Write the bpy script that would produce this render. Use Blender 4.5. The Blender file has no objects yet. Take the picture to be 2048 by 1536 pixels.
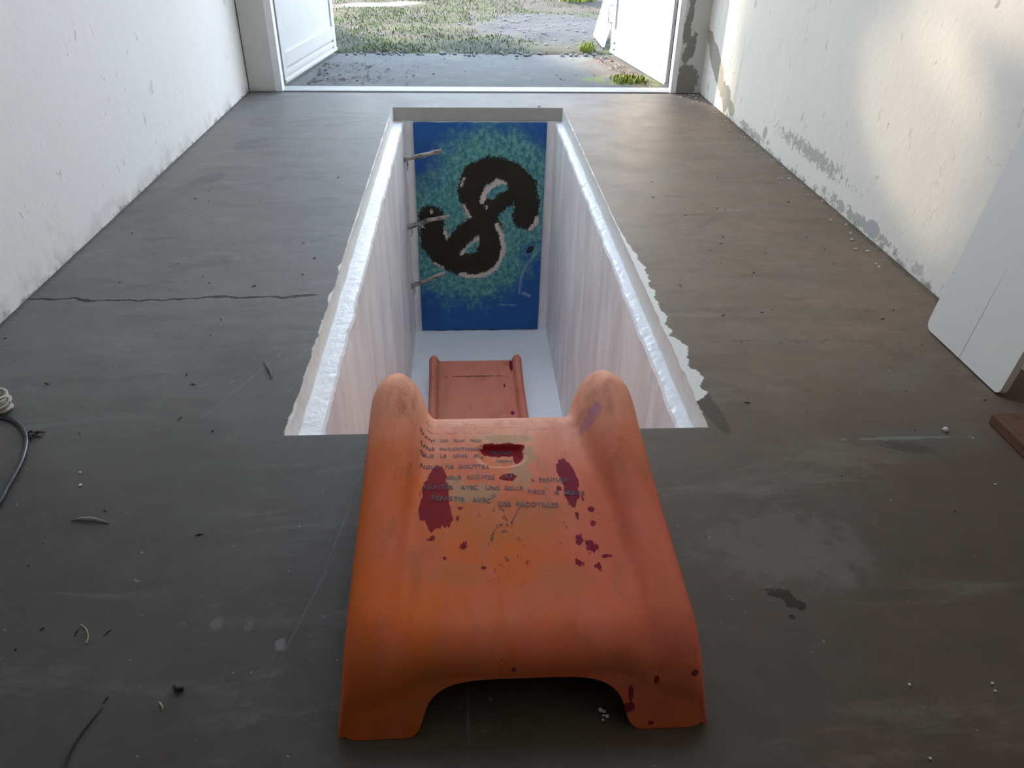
import bpy, bmesh, math, random
from mathutils import Vector, Matrix, noise
from mathutils.bvhtree import BVHTree
random.seed(7)
C = bpy.context.scene.collection
sc = bpy.context.scene

# ------------------------------------------------------------------ camera, sky, sun, exposure
F_PX = 1517.42
cam = bpy.data.cameras.new('camera'); cam.sensor_fit = 'HORIZONTAL'; cam.sensor_width = 36.0
cam.lens = F_PX / 2048 * 36.0; cam.clip_start = 0.02; cam.clip_end = 200
co = bpy.data.objects.new('camera', cam); C.objects.link(co)
cR = Vector((0.99842411, -0.05390909, 0.01559195)); cU = Vector((0.01627372, 0.54403179, 0.83890677))
cF = Vector((0.05370722, 0.83733101, -0.54405176))
m = Matrix.Identity(4)
for i in range(3):
    m[i][0] = cR[i]; m[i][1] = cU[i]; m[i][2] = -cF[i]
m[2][3] = 1.15
co.matrix_world = m
sc.camera = co

SUN_DIR = Vector((-0.60, 1.0, 0.35)).normalized()      # towards the sun
SKY_STRENGTH = 2.6
world = bpy.data.worlds.new('world'); sc.world = world; world.use_nodes = True
wn = world.node_tree; wn.nodes.clear()
tcw = wn.nodes.new('ShaderNodeTexCoord'); spw = wn.nodes.new('ShaderNodeSeparateXYZ'); sky = wn.nodes.new('ShaderNodeValToRGB')
wn.links.new(tcw.outputs['Generated'], spw.inputs[0]); wn.links.new(spw.outputs[2], sky.inputs[0])
sky.color_ramp.elements[0].position = 0.0; sky.color_ramp.elements[0].color = (0.86, 0.93, 1.0, 1)
sky.color_ramp.elements[1].position = 0.9; sky.color_ramp.elements[1].color = (0.58, 0.76, 1.0, 1)
bg = wn.nodes.new('ShaderNodeBackground'); bg.inputs['Strength'].default_value = SKY_STRENGTH
wo = wn.nodes.new('ShaderNodeOutputWorld')
wn.links.new(sky.outputs[0], bg.inputs[0]); wn.links.new(bg.outputs[0], wo.inputs[0])
sl = bpy.data.lights.new('sun', 'SUN'); sl.energy = 8.5; sl.angle = math.radians(3.0); sl.color = (1.0, 0.82, 0.62)
so = bpy.data.objects.new('sun', sl); C.objects.link(so); so.location = SUN_DIR * 20
so.rotation_euler = (-SUN_DIR).to_track_quat('-Z', 'Y').to_euler()
sc.view_settings.view_transform = 'Standard'; sc.view_settings.look = 'None'
sc.view_settings.gamma = 1.0; sc.view_settings.use_curve_mapping = False
sc.view_settings.exposure = 1.35
sc.cycles.max_bounces = 10; sc.cycles.diffuse_bounces = 6; sc.cycles.use_denoising = True

# ------------------------------------------------------------------ node helper
class Mat:
    def __init__(s, name, rough=0.6, spec=0.4):
        s.m = bpy.data.materials.new(name); s.m.use_nodes = True
        s.t = s.m.node_tree; s.t.nodes.clear()
        s.out = s.t.nodes.new('ShaderNodeOutputMaterial'); s.b = s.t.nodes.new('ShaderNodeBsdfPrincipled')
        s.t.links.new(s.b.outputs[0], s.out.inputs[0])
        s.b.inputs['Roughness'].default_value = rough
        s.b.inputs['Specular IOR Level'].default_value = spec
        tc = s.t.nodes.new('ShaderNodeTexCoord'); s.co = tc.outputs['Object']
        sep = s.t.nodes.new('ShaderNodeSeparateXYZ'); s.link(s.co, sep.inputs[0])
        s.x, s.y, s.z = sep.outputs
    def link(s, a, b):
        if isinstance(a, bpy.types.NodeSocket): s.t.links.new(a, b)
        elif isinstance(a, tuple) and len(a) == 3 and b.type == 'RGBA': b.default_value = (*a, 1)
        else: b.default_value = a
    def math(s, op, a, b=0.0, c=None, clamp=False):
        n = s.t.nodes.new('ShaderNodeMath'); n.operation = op; n.use_clamp = clamp
        s.link(a, n.inputs[0]); s.link(b, n.inputs[1])
        if c is not None: s.link(c, n.inputs[2])
        return n.outputs[0]
    def vmul(s, v):                                   # scaled coordinates
        n = s.t.nodes.new('ShaderNodeVectorMath'); n.operation = 'MULTIPLY'; s.link(s.co, n.inputs[0]); n.inputs[1].default_value = v
        return n.outputs[0]
    def noise(s, scale, detail=4, rough=0.55, v=None, off=None, dist=0.0):
        n = s.t.nodes.new('ShaderNodeTexNoise'); n.inputs['Scale'].default_value = scale
        n.inputs['Detail'].default_value = detail; n.inputs['Roughness'].default_value = rough; n.inputs['Distortion'].default_value = dist
        vec = s.vmul(v) if v else s.co
        if off:
            a = s.t.nodes.new('ShaderNodeVectorMath'); a.operation = 'ADD'; s.link(vec, a.inputs[0]); a.inputs[1].default_value = off; vec = a.outputs[0]
        s.link(vec, n.inputs['Vector'])
        return n.outputs['Fac']
    def step(s, v, lo, hi):                            # smoothstep 0..1 (hi may be under lo)
        n = s.t.nodes.new('ShaderNodeMapRange'); n.interpolation_type = 'SMOOTHSTEP'
        if lo > hi:
            s.link(v, n.inputs[0]); n.inputs[1].default_value = hi; n.inputs[2].default_value = lo
            n.inputs[3].default_value = 1; n.inputs[4].default_value = 0
        else:
            s.link(v, n.inputs[0]); n.inputs[1].default_value = lo; n.inputs[2].default_value = hi
        return n.outputs[0]
    def mix(s, f, a, b, mode='MIX'):
        n = s.t.nodes.new('ShaderNodeMix'); n.data_type = 'RGBA'; n.blend_type = mode
        s.link(f, n.inputs[0]); s.link(a, n.inputs[6]); s.link(b, n.inputs[7])
        return n.outputs[2]
    def ell(s, a, b, ca, cb, ra, rb, n=None, amp=0.0, soft=0.25, rot=0.0):
        """mask of a ragged ellipse; a, b are coordinate sockets"""
        da = s.math('SUBTRACT', a, ca); db = s.math('SUBTRACT', b, cb)
        if rot:
            c_, s_ = math.cos(rot), math.sin(rot)
            ea = s.math('ADD', s.math('MULTIPLY', da, c_), s.math('MULTIPLY', db, s_))
            eb = s.math('SUBTRACT', s.math('MULTIPLY', db, c_), s.math('MULTIPLY', da, s_))
            da, db = ea, eb
        da = s.math('DIVIDE', da, ra); db = s.math('DIVIDE', db, rb)
        r = s.math('SQRT', s.math('ADD', s.math('MULTIPLY', da, da), s.math('MULTIPLY', db, db)))
        if n is not None: r = s.math('ADD', r, s.math('MULTIPLY', s.math('SUBTRACT', n, 0.5), amp))
        return s.step(r, 1 + soft / 2, 1 - soft / 2)
    def mx(s, *ms):
        r = ms[0]
        for q in ms[1:]: r = s.math('MAXIMUM', r, q)
        return r
    def mul(s, *ms):
        r = ms[0]
        for q in ms[1:]: r = s.math('MULTIPLY', r, q)
        return r
    def color(s, c): s.link(c, s.b.inputs['Base Color'])
    def bump(s, h, strength=0.3, dist=0.01):
        n = s.t.nodes.new('ShaderNodeBump'); n.inputs['Strength'].default_value = strength; n.inputs['Distance'].default_value = dist
        s.link(h, n.inputs['Height']); s.link(n.outputs[0], s.b.inputs['Normal'])
    def attr(s, name):
        n = s.t.nodes.new('ShaderNodeAttribute'); n.attribute_name = name
        return n.outputs['Fac']

def plain(name, col, rough=0.6, var=0.12, scale=30, spec=0.4):
    q = Mat(name, rough, spec)
    d = tuple(max(0, c * (1 - var)) for c in col); e = tuple(min(1, c * (1 + var)) for c in col)
    q.color(q.mix(q.noise(scale, 4), d, e))
    return q.m

# ------------------------------------------------------------------ object helpers
def link(name, me, mat=None, parent=None):
    o = bpy.data.objects.new(name, me); C.objects.link(o)
    if mat: me.materials.append(mat)
    if parent:
        o.parent = parent; o.location = -parent.location if parent.type == 'EMPTY' and not any(parent.rotation_euler) else Vector((0, 0, 0))
    return o
def mesh(name, vs, fs, mat=None, parent=None, smooth=False):
    me = bpy.data.meshes.new(name); me.from_pydata([tuple(v) for v in vs], [], fs); me.update()
    if smooth:
        for p in me.polygons: p.use_smooth = True
    return link(name, me, mat, parent)
def tag(o, label, cat, group=None, kind=None):
    o['label'] = label; o['category'] = cat
    if group: o['group'] = group
    if kind: o['kind'] = kind
    return o
def struct(o): o['kind'] = 'structure'; return o
def empty(name, loc):
    o = bpy.data.objects.new(name, None); C.objects.link(o); o.location = loc; o.empty_display_size = 0.05
    return o
class MB:
    def __init__(s): s.v = []; s.f = []
    def box(s, x0, x1, y0, y1, z0, z1, T=None):
        b = len(s.v)
        for x in (x0, x1):
            for y in (y0, y1):
                for z in (z0, z1):
                    p = Vector((x, y, z)); s.v.append(T @ p if T else p)
        s.f += [tuple(b + i for i in q) for q in ((0, 1, 3, 2), (4, 6, 7, 5), (0, 4, 5, 1), (2, 3, 7, 6), (0, 2, 6, 4), (1, 5, 7, 3))]
        return s
    def tube(s, pts, rad, n=8, cap=True):
        pts = [Vector(p) for p in pts]; b = len(s.v); N = len(pts)
        up = Vector((0, 0, 1))
        for i, p in enumerate(pts):
            t = (pts[min(i + 1, N - 1)] - pts[max(i - 1, 0)]).normalized()
            a = t.cross(up)
            if a.length < 1e-3: a = t.cross(Vector((1, 0, 0)))
            a.normalize(); c = a.cross(t).normalized()
            r = rad(i / (N - 1)) if callable(rad) else rad
            for k in range(n):
                th = 2 * math.pi * k / n
                s.v.append(p + (a * math.cos(th) + c * math.sin(th)) * r)
        for i in range(N - 1):
            for k in range(n):
                s.f.append((b + i * n + k, b + i * n + (k + 1) % n, b + (i + 1) * n + (k + 1) % n, b + (i + 1) * n + k))
        if cap:
            s.f.append(tuple(b + k for k in reversed(range(n)))); s.f.append(tuple(b + (N - 1) * n + k for k in range(n)))
        return s
    def build(s, name, mat, parent=None, smooth=False, bevel=0.0):
        o = mesh(name, s.v, s.f, mat, parent, smooth)
        if bevel:
            bv = o.modifiers.new('bevel', 'BEVEL'); bv.width = bevel; bv.segments = 2; bv.limit_method = 'ANGLE'
        return o
def n1(a, b=0.0, c=0.0): return noise.noise(Vector((a, b, c)))

# ------------------------------------------------------------------ dimensions
XL, XR, YB, YF, ZC = -1.457, 1.612, -1.7, 5.42, 2.75
PL, PR, PN, PF, PZ, LZ = -0.465, 0.61, 1.55, 4.99, -1.60, -0.085     # pit edges, near, far, floor, ledge
IL, IR = -0.402, 0.567

# ------------------------------------------------------------------ materials of the setting
def floor_mat():
    q = Mat('worn_concrete', 0.55, 0.22)
    big = q.noise(1.1, 5, 0.6); mid = q.noise(4.5, 6, 0.65, off=(3, 1, 0)); fine = q.noise(45, 5, 0.7); streak = q.noise(6, 5, 0.6, v=(0.5, 2.4, 1))
    grey = q.mix(mid, (0.098, 0.093, 0.085), (0.230, 0.220, 0.204))
    brown = q.mix(mid, (0.125, 0.086, 0.056), (0.285, 0.208, 0.146))
    side = q.step(q.math('ADD', q.x, q.math('MULTIPLY', q.math('SUBTRACT', big, 0.5), 1.6)), -0.35, 0.85)
    c = q.mix(side, grey, brown)
    c = q.mix(q.math('MULTIPLY', q.step(streak, 0.5, 0.75), 0.35), c, (0.10, 0.078, 0.06))
    c = q.mix(q.math('MULTIPLY', q.step(q.noise(2.3, 6, 0.65, off=(9, 4, 0)), 0.52, 0.72), 0.35), c, (0.19, 0.188, 0.185))
    # painted shade over the near floor; doorway end dulled against its strong light
    near_shade = q.step(q.math('ADD', q.y, q.math('MULTIPLY', q.math('SUBTRACT', big, 0.5), 1.5)), 2.3, 0.7)
    c = q.mix(q.math('MULTIPLY', near_shade, 0.74), c, (0.038, 0.032, 0.026))
    door_dim = q.step(q.math('ADD', q.y, q.math('MULTIPLY', q.math('SUBTRACT', mid, 0.5), 1.0)), 4.6, 5.4)
    c = q.mix(q.math('MULTIPLY', door_dim, 0.6), c, (0.13, 0.13, 0.13))
    sp = q.step(q.noise(70, 2, 0.5, off=(1, 5, 0)), 0.70, 0.76)
    c = q.mix(q.math('MULTIPLY', sp, 0.55), c, (0.05, 0.04, 0.035))
    sp2 = q.step(q.noise(55, 2, 0.5, off=(7, 2, 0)), 0.735, 0.76)
    c = q.mix(q.math('MULTIPLY', sp2, 0.4), c, (0.42, 0.42, 0.40))
    c = q.mix(q.math('MULTIPLY', fine, 0.25), c, q.mix(0.5, c, (0.03, 0.025, 0.02)))
    c = q.mix(q.math('MULTIPLY', q.step(q.noise(3.1, 7, 0.72, v=(0.8, 1.6, 1), off=(2, 6, 0), dist=.6), 0.50, 0.66), 0.42), c, q.mix(side, (0.075, 0.073, 0.069), (0.105, 0.066, 0.040)))
    c = q.mix(q.math('MULTIPLY', q.step(q.noise(2.4, 7, 0.72, v=(0.7, 2.2, 1), off=(8, 3, 0), dist=.4), 0.54, 0.68), 0.22), c, q.mix(side, (0.27, 0.27, 0.265), (0.30, 0.25, 0.205)))
    scr = q.mul(q.step(q.noise(40, 4, 0.7, v=(0.12, 1, 1), off=(1, 1, 4)), 0.60, 0.72), q.step(q.noise(2, 3, .5, off=(4, 4, 4)), 0.42, 0.6))
    c = q.mix(q.math('MULTIPLY', scr, 0.35), c, (0.07, 0.055, 0.045))
    E = lambda *a, **k: q.ell(q.x, q.y, *a, **k)
    # tooled dot imprints on the right
    dots = q.mul(q.step(q.math('SINE', q.math('MULTIPLY', q.x, 520)), 0.55, 0.8), q.step(q.math('SINE', q.math('MULTIPLY', q.y, 520)), 0.55, 0.8))
    reg = q.mx(E(0.80, 1.18, 0.20, 0.16, n=mid, amp=1.2, soft=0.5), E(0.72, 0.72, 0.08, 0.03, n=mid, amp=1.0, soft=0.4), E(0.86, 1.94, 0.10, 0.03, n=mid, amp=1.0, soft=0.4))
    c = q.mix(q.mul(dots, reg, 0.45), c, (0.04, 0.035, 0.03))
    # stains with a shape of their own
    wn_ = q.noise(28, 4, 0.6); fn_ = q.noise(75, 5, 0.7, v=(.6, 1, 1))
    c = q.mix(q.math('MULTIPLY', q.step(q.noise(13, 6, 0.7, off=(3, 9, 0)), 0.42, 0.62), 0.22), c, q.mix(side, (0.11, 0.105, 0.097), (0.115, 0.085, 0.062)))
    c = q.mix(q.math('MULTIPLY', q.mx(E(0.600, 0.998, 0.028, 0.013, n=fn_, amp=2.4, soft=0.25, rot=-0.3), E(0.620, 0.972, 0.020, 0.013, n=fn_, amp=2.4, soft=0.25, rot=-.5), E(0.603, 0.94, 0.006, 0.006, n=fn_, amp=1.6)), 0.92), c, (0.022, 0.012, 0.007))
    c = q.mix(q.math('MULTIPLY', E(1.085, 1.452, 0.060, 0.022, n=fn_, amp=2.6, soft=0.2, rot=-0.25), 0.6), c, (0.045, 0.036, 0.029))
    c = q.mix(q.math('MULTIPLY', E(1.09, 1.488, 0.12, 0.006, n=wn_, amp=4.0, soft=0.5), 0.4), c, (0.24, 0.26, 0.24))
    c = q.mix(q.math('MULTIPLY', E(0.634, 1.655, 0.024, 0.14, n=wn_, amp=0.7, soft=0.2, rot=0.13), 0.65), c, (0.055, 0.035, 0.022))
    for (px, py, ra, rb, ro, k) in ((-1.165, 4.20, 0.10, 0.05, 0.8, .4), (-1.22, 3.56, 0.11, 0.055, 1.1, .45), (-1.10, 4.12, .07, .04, .6, .35), (-1.18, 4.09, .05, .05, .2, .4), (-1.3, 3.05, .07, .05, .8, .25)):
        c = q.mix(q.math('MULTIPLY', E(px, py, ra, rb, n=wn_, amp=1.0, soft=0.5, rot=ro), k), c, (0.07, 0.07, 0.072))
    for (px, py, ra, rb, k) in ((-0.353, 0.916, 0.010, 0.014, .35), (-0.48, 0.97, 0.012, 0.014, .15), (-0.42, 0.96, .008, .010, .12), (0.384, 0.786, 0.008, 0.010, .4), (-0.93, 2.7, .05, .02, .15), (-1.0, 3.05, .06, .03, .12)):
        c = q.mix(q.math('MULTIPLY', E(px, py, ra, rb, n=wn_, amp=2.2, soft=0.5), k), c, (0.32, 0.33, 0.32))
    c = q.mix(q.math('MULTIPLY', E(0.66, 1.12, 0.16, 0.10, n=q.noise(17, 6, .7), amp=3.4, soft=0.9), 0.22), c, (0.23, 0.225, 0.22))
    # the crack across the slab, and its finer continuation on the right
    wob = q.math('MULTIPLY', q.math('SUBTRACT', q.noise(7, 5, 0.6), 0.5), 0.10)
    d = q.math('ABSOLUTE', q.math('SUBTRACT', q.math('ADD', q.y, wob), 2.322))
    cw = q.math('MULTIPLY', q.noise(13, 2, 0.5, off=(0, 8, 0)), 0.011)
    crack = q.mul(q.step(q.math('SUBTRACT', d, cw), 0.0025, -0.0015), q.step(q.x, -0.50, -0.53))
    c = q.mix(q.math('MULTIPLY', crack, 0.9), c, (0.012, 0.011, 0.010))
    wob2 = q.math('MULTIPLY', q.math('SUBTRACT', q.noise(10, 5, 0.7, off=(2, 2, 2)), 0.5), 0.16)
    d2 = q.math('ABSOLUTE', q.math('SUBTRACT', q.math('ADD', q.y, wob2), 1.985))
    c = q.mix(q.mul(q.step(d2, 0.006, 0.001), q.step(q.x, 0.66, 0.7), q.step(q.x, 1.32, 1.2), q.step(q.noise(9, 2), 0.42, 0.6), 0.6), c, (0.03, 0.022, 0.016))
    # pale scratches on the left
    def seg(x0, y0, x1, y1, w, k):
        L = math.hypot(x1 - x0, y1 - y0); return q.mul(E((x0 + x1) / 2, (y0 + y1) / 2, L / 2, w, n=q.noise(32, 4, .7), amp=3.4, soft=0.9, rot=math.atan2(y1 - y0, x1 - x0)), k)
    sc_ = q.mx(seg(-0.56, 1.95, -0.72, 1.57, 0.003, 0.28), seg(-0.29, 1.12, -0.35, 0.87, 0.002, 0.28), seg(-0.015, 0.83, -0.013, 0.70, 0.002, 0.35), seg(-0.27, 1.30, -0.30, 1.10, 0.002, .25), seg(-0.37, 1.40, -0.25, 1.43, 0.012, .1))
    c = q.mix(q.math('MULTIPLY', sc_, .6), c, (0.28, 0.28, 0.27))
    # white paint dragged over the edge of the pit onto the slab
    rag = q.math('MULTIPLY', q.math('SUBTRACT', q.noise(5.5, 5, 0.58, v=(0.45, 1, 1)), 0.5), q.math('ADD', 0.010, q.math('MULTIPLY', q.step(q.y, 3.0, 2.3), 0.20)))
    reach = q.math('ADD', q.math('MULTIPLY', q.step(q.y, 3.0, 2.3), 0.022), q.math('MULTIPLY', q.step(q.y, 1.75, 1.6), -0.018))
    dr = q.math('SUBTRACT', q.math('ADD', q.math('SUBTRACT', q.x, PR), rag), reach)
    dl = q.math('SUBTRACT', q.math('ADD', q.math('SUBTRACT', PL, q.x), q.math('MULTIPLY', rag, 0.35)), 0.001)
    inr = q.mul(q.step(q.y, PN - 0.002, PN + 0.004), q.step(q.y, 4.9, 4.6))
    pr = q.mul(q.step(dr, 0.006, 0.0), inr, q.step(q.x, 0.4, 0.5), q.step(q.x, 0.74, 0.70)); pl = q.mul(q.step(dl, 0.006, 0.0), inr, q.step(q.x, -0.2, -0.3), q.step(q.x, -0.54, -0.53))
    c = q.mix(q.mx(pr, pl), c, (0.66, 0.64, 0.59))
    # rubbish line along the feet of the walls
    er = q.math('ADD', q.math('SUBTRACT', XR, q.x), q.math('MULTIPLY', q.math('SUBTRACT', q.noise(16, 5, .7), 0.5), 0.10)); el = q.math('ADD', q.math('SUBTRACT', q.x, XL), q.math('MULTIPLY', q.math('SUBTRACT', q.noise(16, 5, .7), 0.5), 0.05))
    c = q.mix(q.math('MULTIPLY', q.step(q.math('MINIMUM', er, el), 0.03, 0.0), 0.6), c, (0.05, 0.042, 0.036))
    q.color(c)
    rg = q.t.nodes.new('ShaderNodeMapRange'); q.link(mid, rg.inputs[0]); rg.inputs[3].default_value = 0.42; rg.inputs[4].default_value = 0.68
    q.link(rg.outputs[0], q.b.inputs['Roughness'])
    q.bump(q.math('ADD', q.math('MULTIPLY', fine, 0.25), q.math('SUBTRACT', q.math('MULTIPLY', mid, 0.7), q.math('MULTIPLY', crack, 1.5))), 0.35, 0.006)
    return q.m

def wall_mat(name, base, tint, right):
    q = Mat(name, 0.8, 0.25)
    big = q.noise(0.9, 5, 0.6); mid = q.noise(6, 6, 0.6); fine = q.noise(60, 4, 0.6)
    c = q.mix(q.step(big, 0.3, 0.7), base, tint)
    c = q.mix(q.math('MULTIPLY', q.step(mid, 0.5, 0.8), 0.18), c, tuple(k * 0.86 for k in base))
    fl = q.mul(q.step(q.noise(22, 3, 0.5, v=(1, 0.75, 0.45), off=(4, 0, 1)), 0.665, 0.70), q.step(q.noise(2.2, 3, .5, off=(5, 5, 5)), 0.45, 0.6))
    c = q.mix(q.math('MULTIPLY', fl, 0.45), c, (0.36, 0.34, 0.31))
    hair = q.mul(q.step(q.math('ABSOLUTE', q.math('SUBTRACT', q.noise(5, 4, 0.6, v=(1, 1, .35), off=(2, 7, 1)), 0.5)), 0.006, 0.001), q.step(q.noise(3, 3, .5, off=(1, 1, 8)), 0.52, 0.62), 0.30)
    c = q.mix(hair, c, (0.40, 0.38, 0.35))
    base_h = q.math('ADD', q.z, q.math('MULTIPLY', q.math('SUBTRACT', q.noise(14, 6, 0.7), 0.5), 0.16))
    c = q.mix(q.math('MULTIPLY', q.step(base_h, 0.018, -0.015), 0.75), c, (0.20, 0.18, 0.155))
    if right:
        nn = q.noise(11, 6, 0.65); E = lambda *a, **k: q.ell(q.y, q.z, *a, **k)
        band = E(5.13, 0.235, 0.34, 0.070, n=nn, amp=1.3, soft=0.08, rot=0.50)
        low = E(4.84, 0.085, 0.065, 0.075, n=nn, amp=1.8, soft=0.08)
        low2 = E(4.72, 0.06, 0.07, 0.04, n=nn, amp=1.5, soft=0.08)
        c = q.mix(q.math('MULTIPLY', q.mx(band, low, low2), 0.9), c, q.mix(nn, (0.27, 0.25, 0.20), (0.46, 0.43, 0.37)))
        spots = q.mx(E(3.52, 0.14, 0.34, 0.032, n=q.noise(34, 6, .75), amp=6.5, soft=0.1), E(4.11, 0.075, 0.03, 0.035, n=nn, amp=1.6, soft=.1), E(2.95, 0.03, 0.3, 0.022, n=q.noise(30, 5, .7), amp=6.0, soft=0.1), E(4.3, 0.025, 0.25, 0.025, n=q.noise(30, 5, .7), amp=5.0, soft=0.1))
        c = q.mix(q.math('MULTIPLY', spots, 0.6), c, (0.27, 0.26, 0.22))
        c = q.mix(E(2.80, 0.042, 0.055, 0.035, n=nn, amp=0.9, soft=0.1), c, (0.50, 0.49, 0.48))
        drip = q.mul(q.step(q.noise(9, 3, .5, v=(1, 1, 0.08)), 0.6, 0.7), q.step(q.y, 3.9, 4.9), 0.35)
        c = q.mix(drip, c, (0.55, 0.56, 0.36))
    else:
        c = q.mix(q.mul(q.step(base_h, 0.10, 0.02), q.step(mid, 0.45, 0.6), 0.35), c, (0.45, 0.44, 0.42))
    q.color(c)
    q.bump(q.math('ADD', q.math('MULTIPLY', fine, 0.15), q.math('ADD', mid, q.math('MULTIPLY', fl, -0.5))), 0.35, 0.012)
    return q.m

def pitwall_mat():
    q = Mat('brushed_white_paint', 0.42, 0.4)
    st = q.noise(6, 5, 0.62, v=(1, 1, 0.26), dist=.4); st2 = q.noise(13, 5, 0.65, v=(1, 1, 0.22), off=(3, 3, 3), dist=.5); big = q.noise(2.0, 4, .6)
    c = q.mix(q.step(st, 0.40, 0.66), (0.93, 0.93, 0.91), (0.76, 0.735, 0.755))
    c = q.mix(q.math('MULTIPLY', q.step(st2, 0.52, 0.70), 0.4), c, (0.80, 0.76, 0.74))
    c = q.mix(q.math('MULTIPLY', q.step(big, 0.45, 0.7), 0.35), c, (0.80, 0.74, 0.71))
    q.color(c); q.bump(q.math('ADD', st, st2), 0.3, 0.006)
    return q.m
def ledge_mat():
    q = Mat('thick_gloss_white_paint', 0.28, 0.5)
    a = q.noise(60, 4, 0.6); b = q.noise(18, 3, .6)
    q.color(q.mix(q.math('MULTIPLY', q.step(b, 0.45, .7), 0.6), (0.88, 0.88, 0.88), (0.76, 0.77, 0.78)))
    q.bump(q.math('ADD', a, b), 0.5, 0.006)
    return q.m

M = {}
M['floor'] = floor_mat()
M['wall_l'] = wall_mat('white_plaster', (0.84, 0.835, 0.82), (0.80, 0.79, 0.775), False)
M['wall_r'] = wall_mat('cream_plaster', (0.92, 0.875, 0.785), (0.88, 0.835, 0.745), True)
M['pit'] = pitwall_mat(); M['ledge'] = ledge_mat()
M['rebate'] = plain('chalky_white_paint', (0.74, 0.73, 0.69), 0.6, 0.12, 25)
M['pitfloor'] = plain('white_floor_paint', (0.92, 0.92, 0.93), 0.35, 0.02, 5)
M['ceiling'] = plain('white_ceiling_boards', (0.74, 0.72, 0.69), 0.9, 0.05, 3)
M['rear'] = plain('brown_rear_wall', (0.07, 0.06, 0.05), 0.9, 0.2, 3)
M['darkgap'] = plain('black_gap', (0.012, 0.012, 0.013), 0.9)
M['whitewood'] = plain('white_door_paint', (0.56, 0.565, 0.575), 0.5, 0.04, 6)
M['frame'] = plain('white_frame_paint', (0.74, 0.75, 0.75), 0.55, 0.10, 20)
M['sill'] = plain('pale_sill', (0.36, 0.36, 0.35), 0.6, 0.2, 14)

def return_mat(peel):
    q = Mat('grey_plaster_peeling' if peel else 'grey_plaster', 0.85, 0.2)
    n_ = q.noise(9, 6, .65)
    c = q.mix(n_, (0.50, 0.49, 0.46), (0.62, 0.61, 0.58))
    if peel:
        E = lambda *a, **k: q.ell(q.x, q.z, *a, **k)
        nn = q.noise(16, 6, .7)
        pk = q.mx(E(1.50, 0.06, 0.09, 0.12, n=nn, amp=2.0, soft=.15), E(1.50, 0.28, 0.035, 0.10, n=nn, amp=1.8, soft=.1, rot=-.3), E(1.465, 0.40, 0.03, 0.10, n=nn, amp=2.0, soft=.1), E(1.48, 0.62, 0.02, 0.2, n=nn, amp=2.4, soft=.1))
        c = q.mix(q.math('MULTIPLY', pk, 0.8), c, (0.16, 0.14, 0.11))
    c = q.mix(q.math('MULTIPLY', q.step(q.math('ADD', q.z, q.math('MULTIPLY', n_, 0.05)), 0.06, 0.02), 0.5), c, (0.22, 0.19, 0.15))
    q.color(c); q.bump(n_, 0.4, 0.01)
    return q.m
M['ret_l'] = return_mat(False); M['ret_r'] = return_mat(True)

# ------------------------------------------------------------------ the setting
NS = 170
ys = [PN + (PF + .03 - PN) * i / NS for i in range(NS + 1)]
def jl(y, k): return 0.006 * n1(y * 7, k) + 0.004 * n1(y * 23, k + 4) + 0.002 * n1(y * 70, k + 9)
v, f = [], []
def quad(a, b, c, d): n = len(v); v.extend([a, b, c, d]); f.append((n, n + 1, n + 2, n + 3))
for i in range(NS):
    a, b = min(ys[i], PF), min(ys[i + 1], PF)
    if b - a < 1e-6: continue
    quad((XL - 0.1, a, 0), (PL + jl(a, 0), a, 0), (PL + jl(b, 0), b, 0), (XL - 0.1, b, 0))
    quad((PR + jl(a, 3), a, 0), (XR + 0.1, a, 0), (XR + 0.1, b, 0), (PR + jl(b, 3), b, 0))
quad((XL - .1, YB - .1, 0), (XR + .1, YB - .1, 0), (XR + .1, PN, 0), (XL - .1, PN, 0))
quad((XL - .1, PF, 0), (XR + .1, PF, 0), (XR + .1, YF + .02, 0), (XL - .1, YF + .02, 0))
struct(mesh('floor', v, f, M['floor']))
# rebate and ledge down each side of the pit, then the pit walls
def side(nm_t, nm_w, X, I, s, k):
    v, f = [], []
    cols = 7
    for y in ys:
        e = X + jl(y, k); inn = I + jl(y, k + 11) * 1.1
        row = [(e, y, 0.0), (X + jl(y, k + 2) * .4, y, -0.04), (X + s * 0.001 + jl(y, k + 5) * .5, y, LZ + 0.006 + 0.004 * n1(y * 15, k)),
               (X + s * 0.003, y, LZ + 0.002 * n1(y * 40, 2)), ((X + I) / 2, y, LZ + 0.004 * n1(y * 30, 5 + k)), (inn - s * 0.006, y, LZ - 0.001 + 0.004 * n1(y * 34, 8 + k)), (inn, y, LZ - 0.012)]
        v += row
    for i in range(NS):
        for j in range(cols - 1):
            a = i * cols + j; q_ = (a, a + 1, a + cols + 1, a + cols)
            f.append(q_ if s > 0 else q_[::-1])
    o = mesh(nm_t, v, f, M['ledge'], smooth=False); struct(o)
    o.data.materials.append(M['rebate'])
    for i, p in enumerate(o.data.polygons):
        if i % (cols - 1) < 2: p.material_index = 1
    v, f = [], []
    for y in ys: v += [(I + jl(y, k + 11) * 1.1, y, LZ - 0.012), (I, y, LZ - 0.06), (I, y, PZ)]
    for i in range(NS):
        for j in range(2):
            a = i * 3 + j; q_ = (a, a + 1, a + 4, a + 3); f.append(q_ if s > 0 else q_[::-1])
    struct(mesh(nm_w, v, f, M['pit']))
side('trim_1', 'wall_pit_left', PL, IL, 1, 0)
side('trim_2', 'wall_pit_right', PR, IR, -1, 3)
struct(MB().box(PL - .02, PR + .02, PF + 0.004, PF + .10, PZ, LZ + .004).build('wall_pit_far', M['pit']))
struct(MB().box(PL - .02, PR + .02, PF + 0.0, PF + .10, LZ + .004, -0.001).build('trim_3', plain('bare_pit_edge', (0.36, 0.34, 0.31), .8, .15, 12)))
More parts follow.
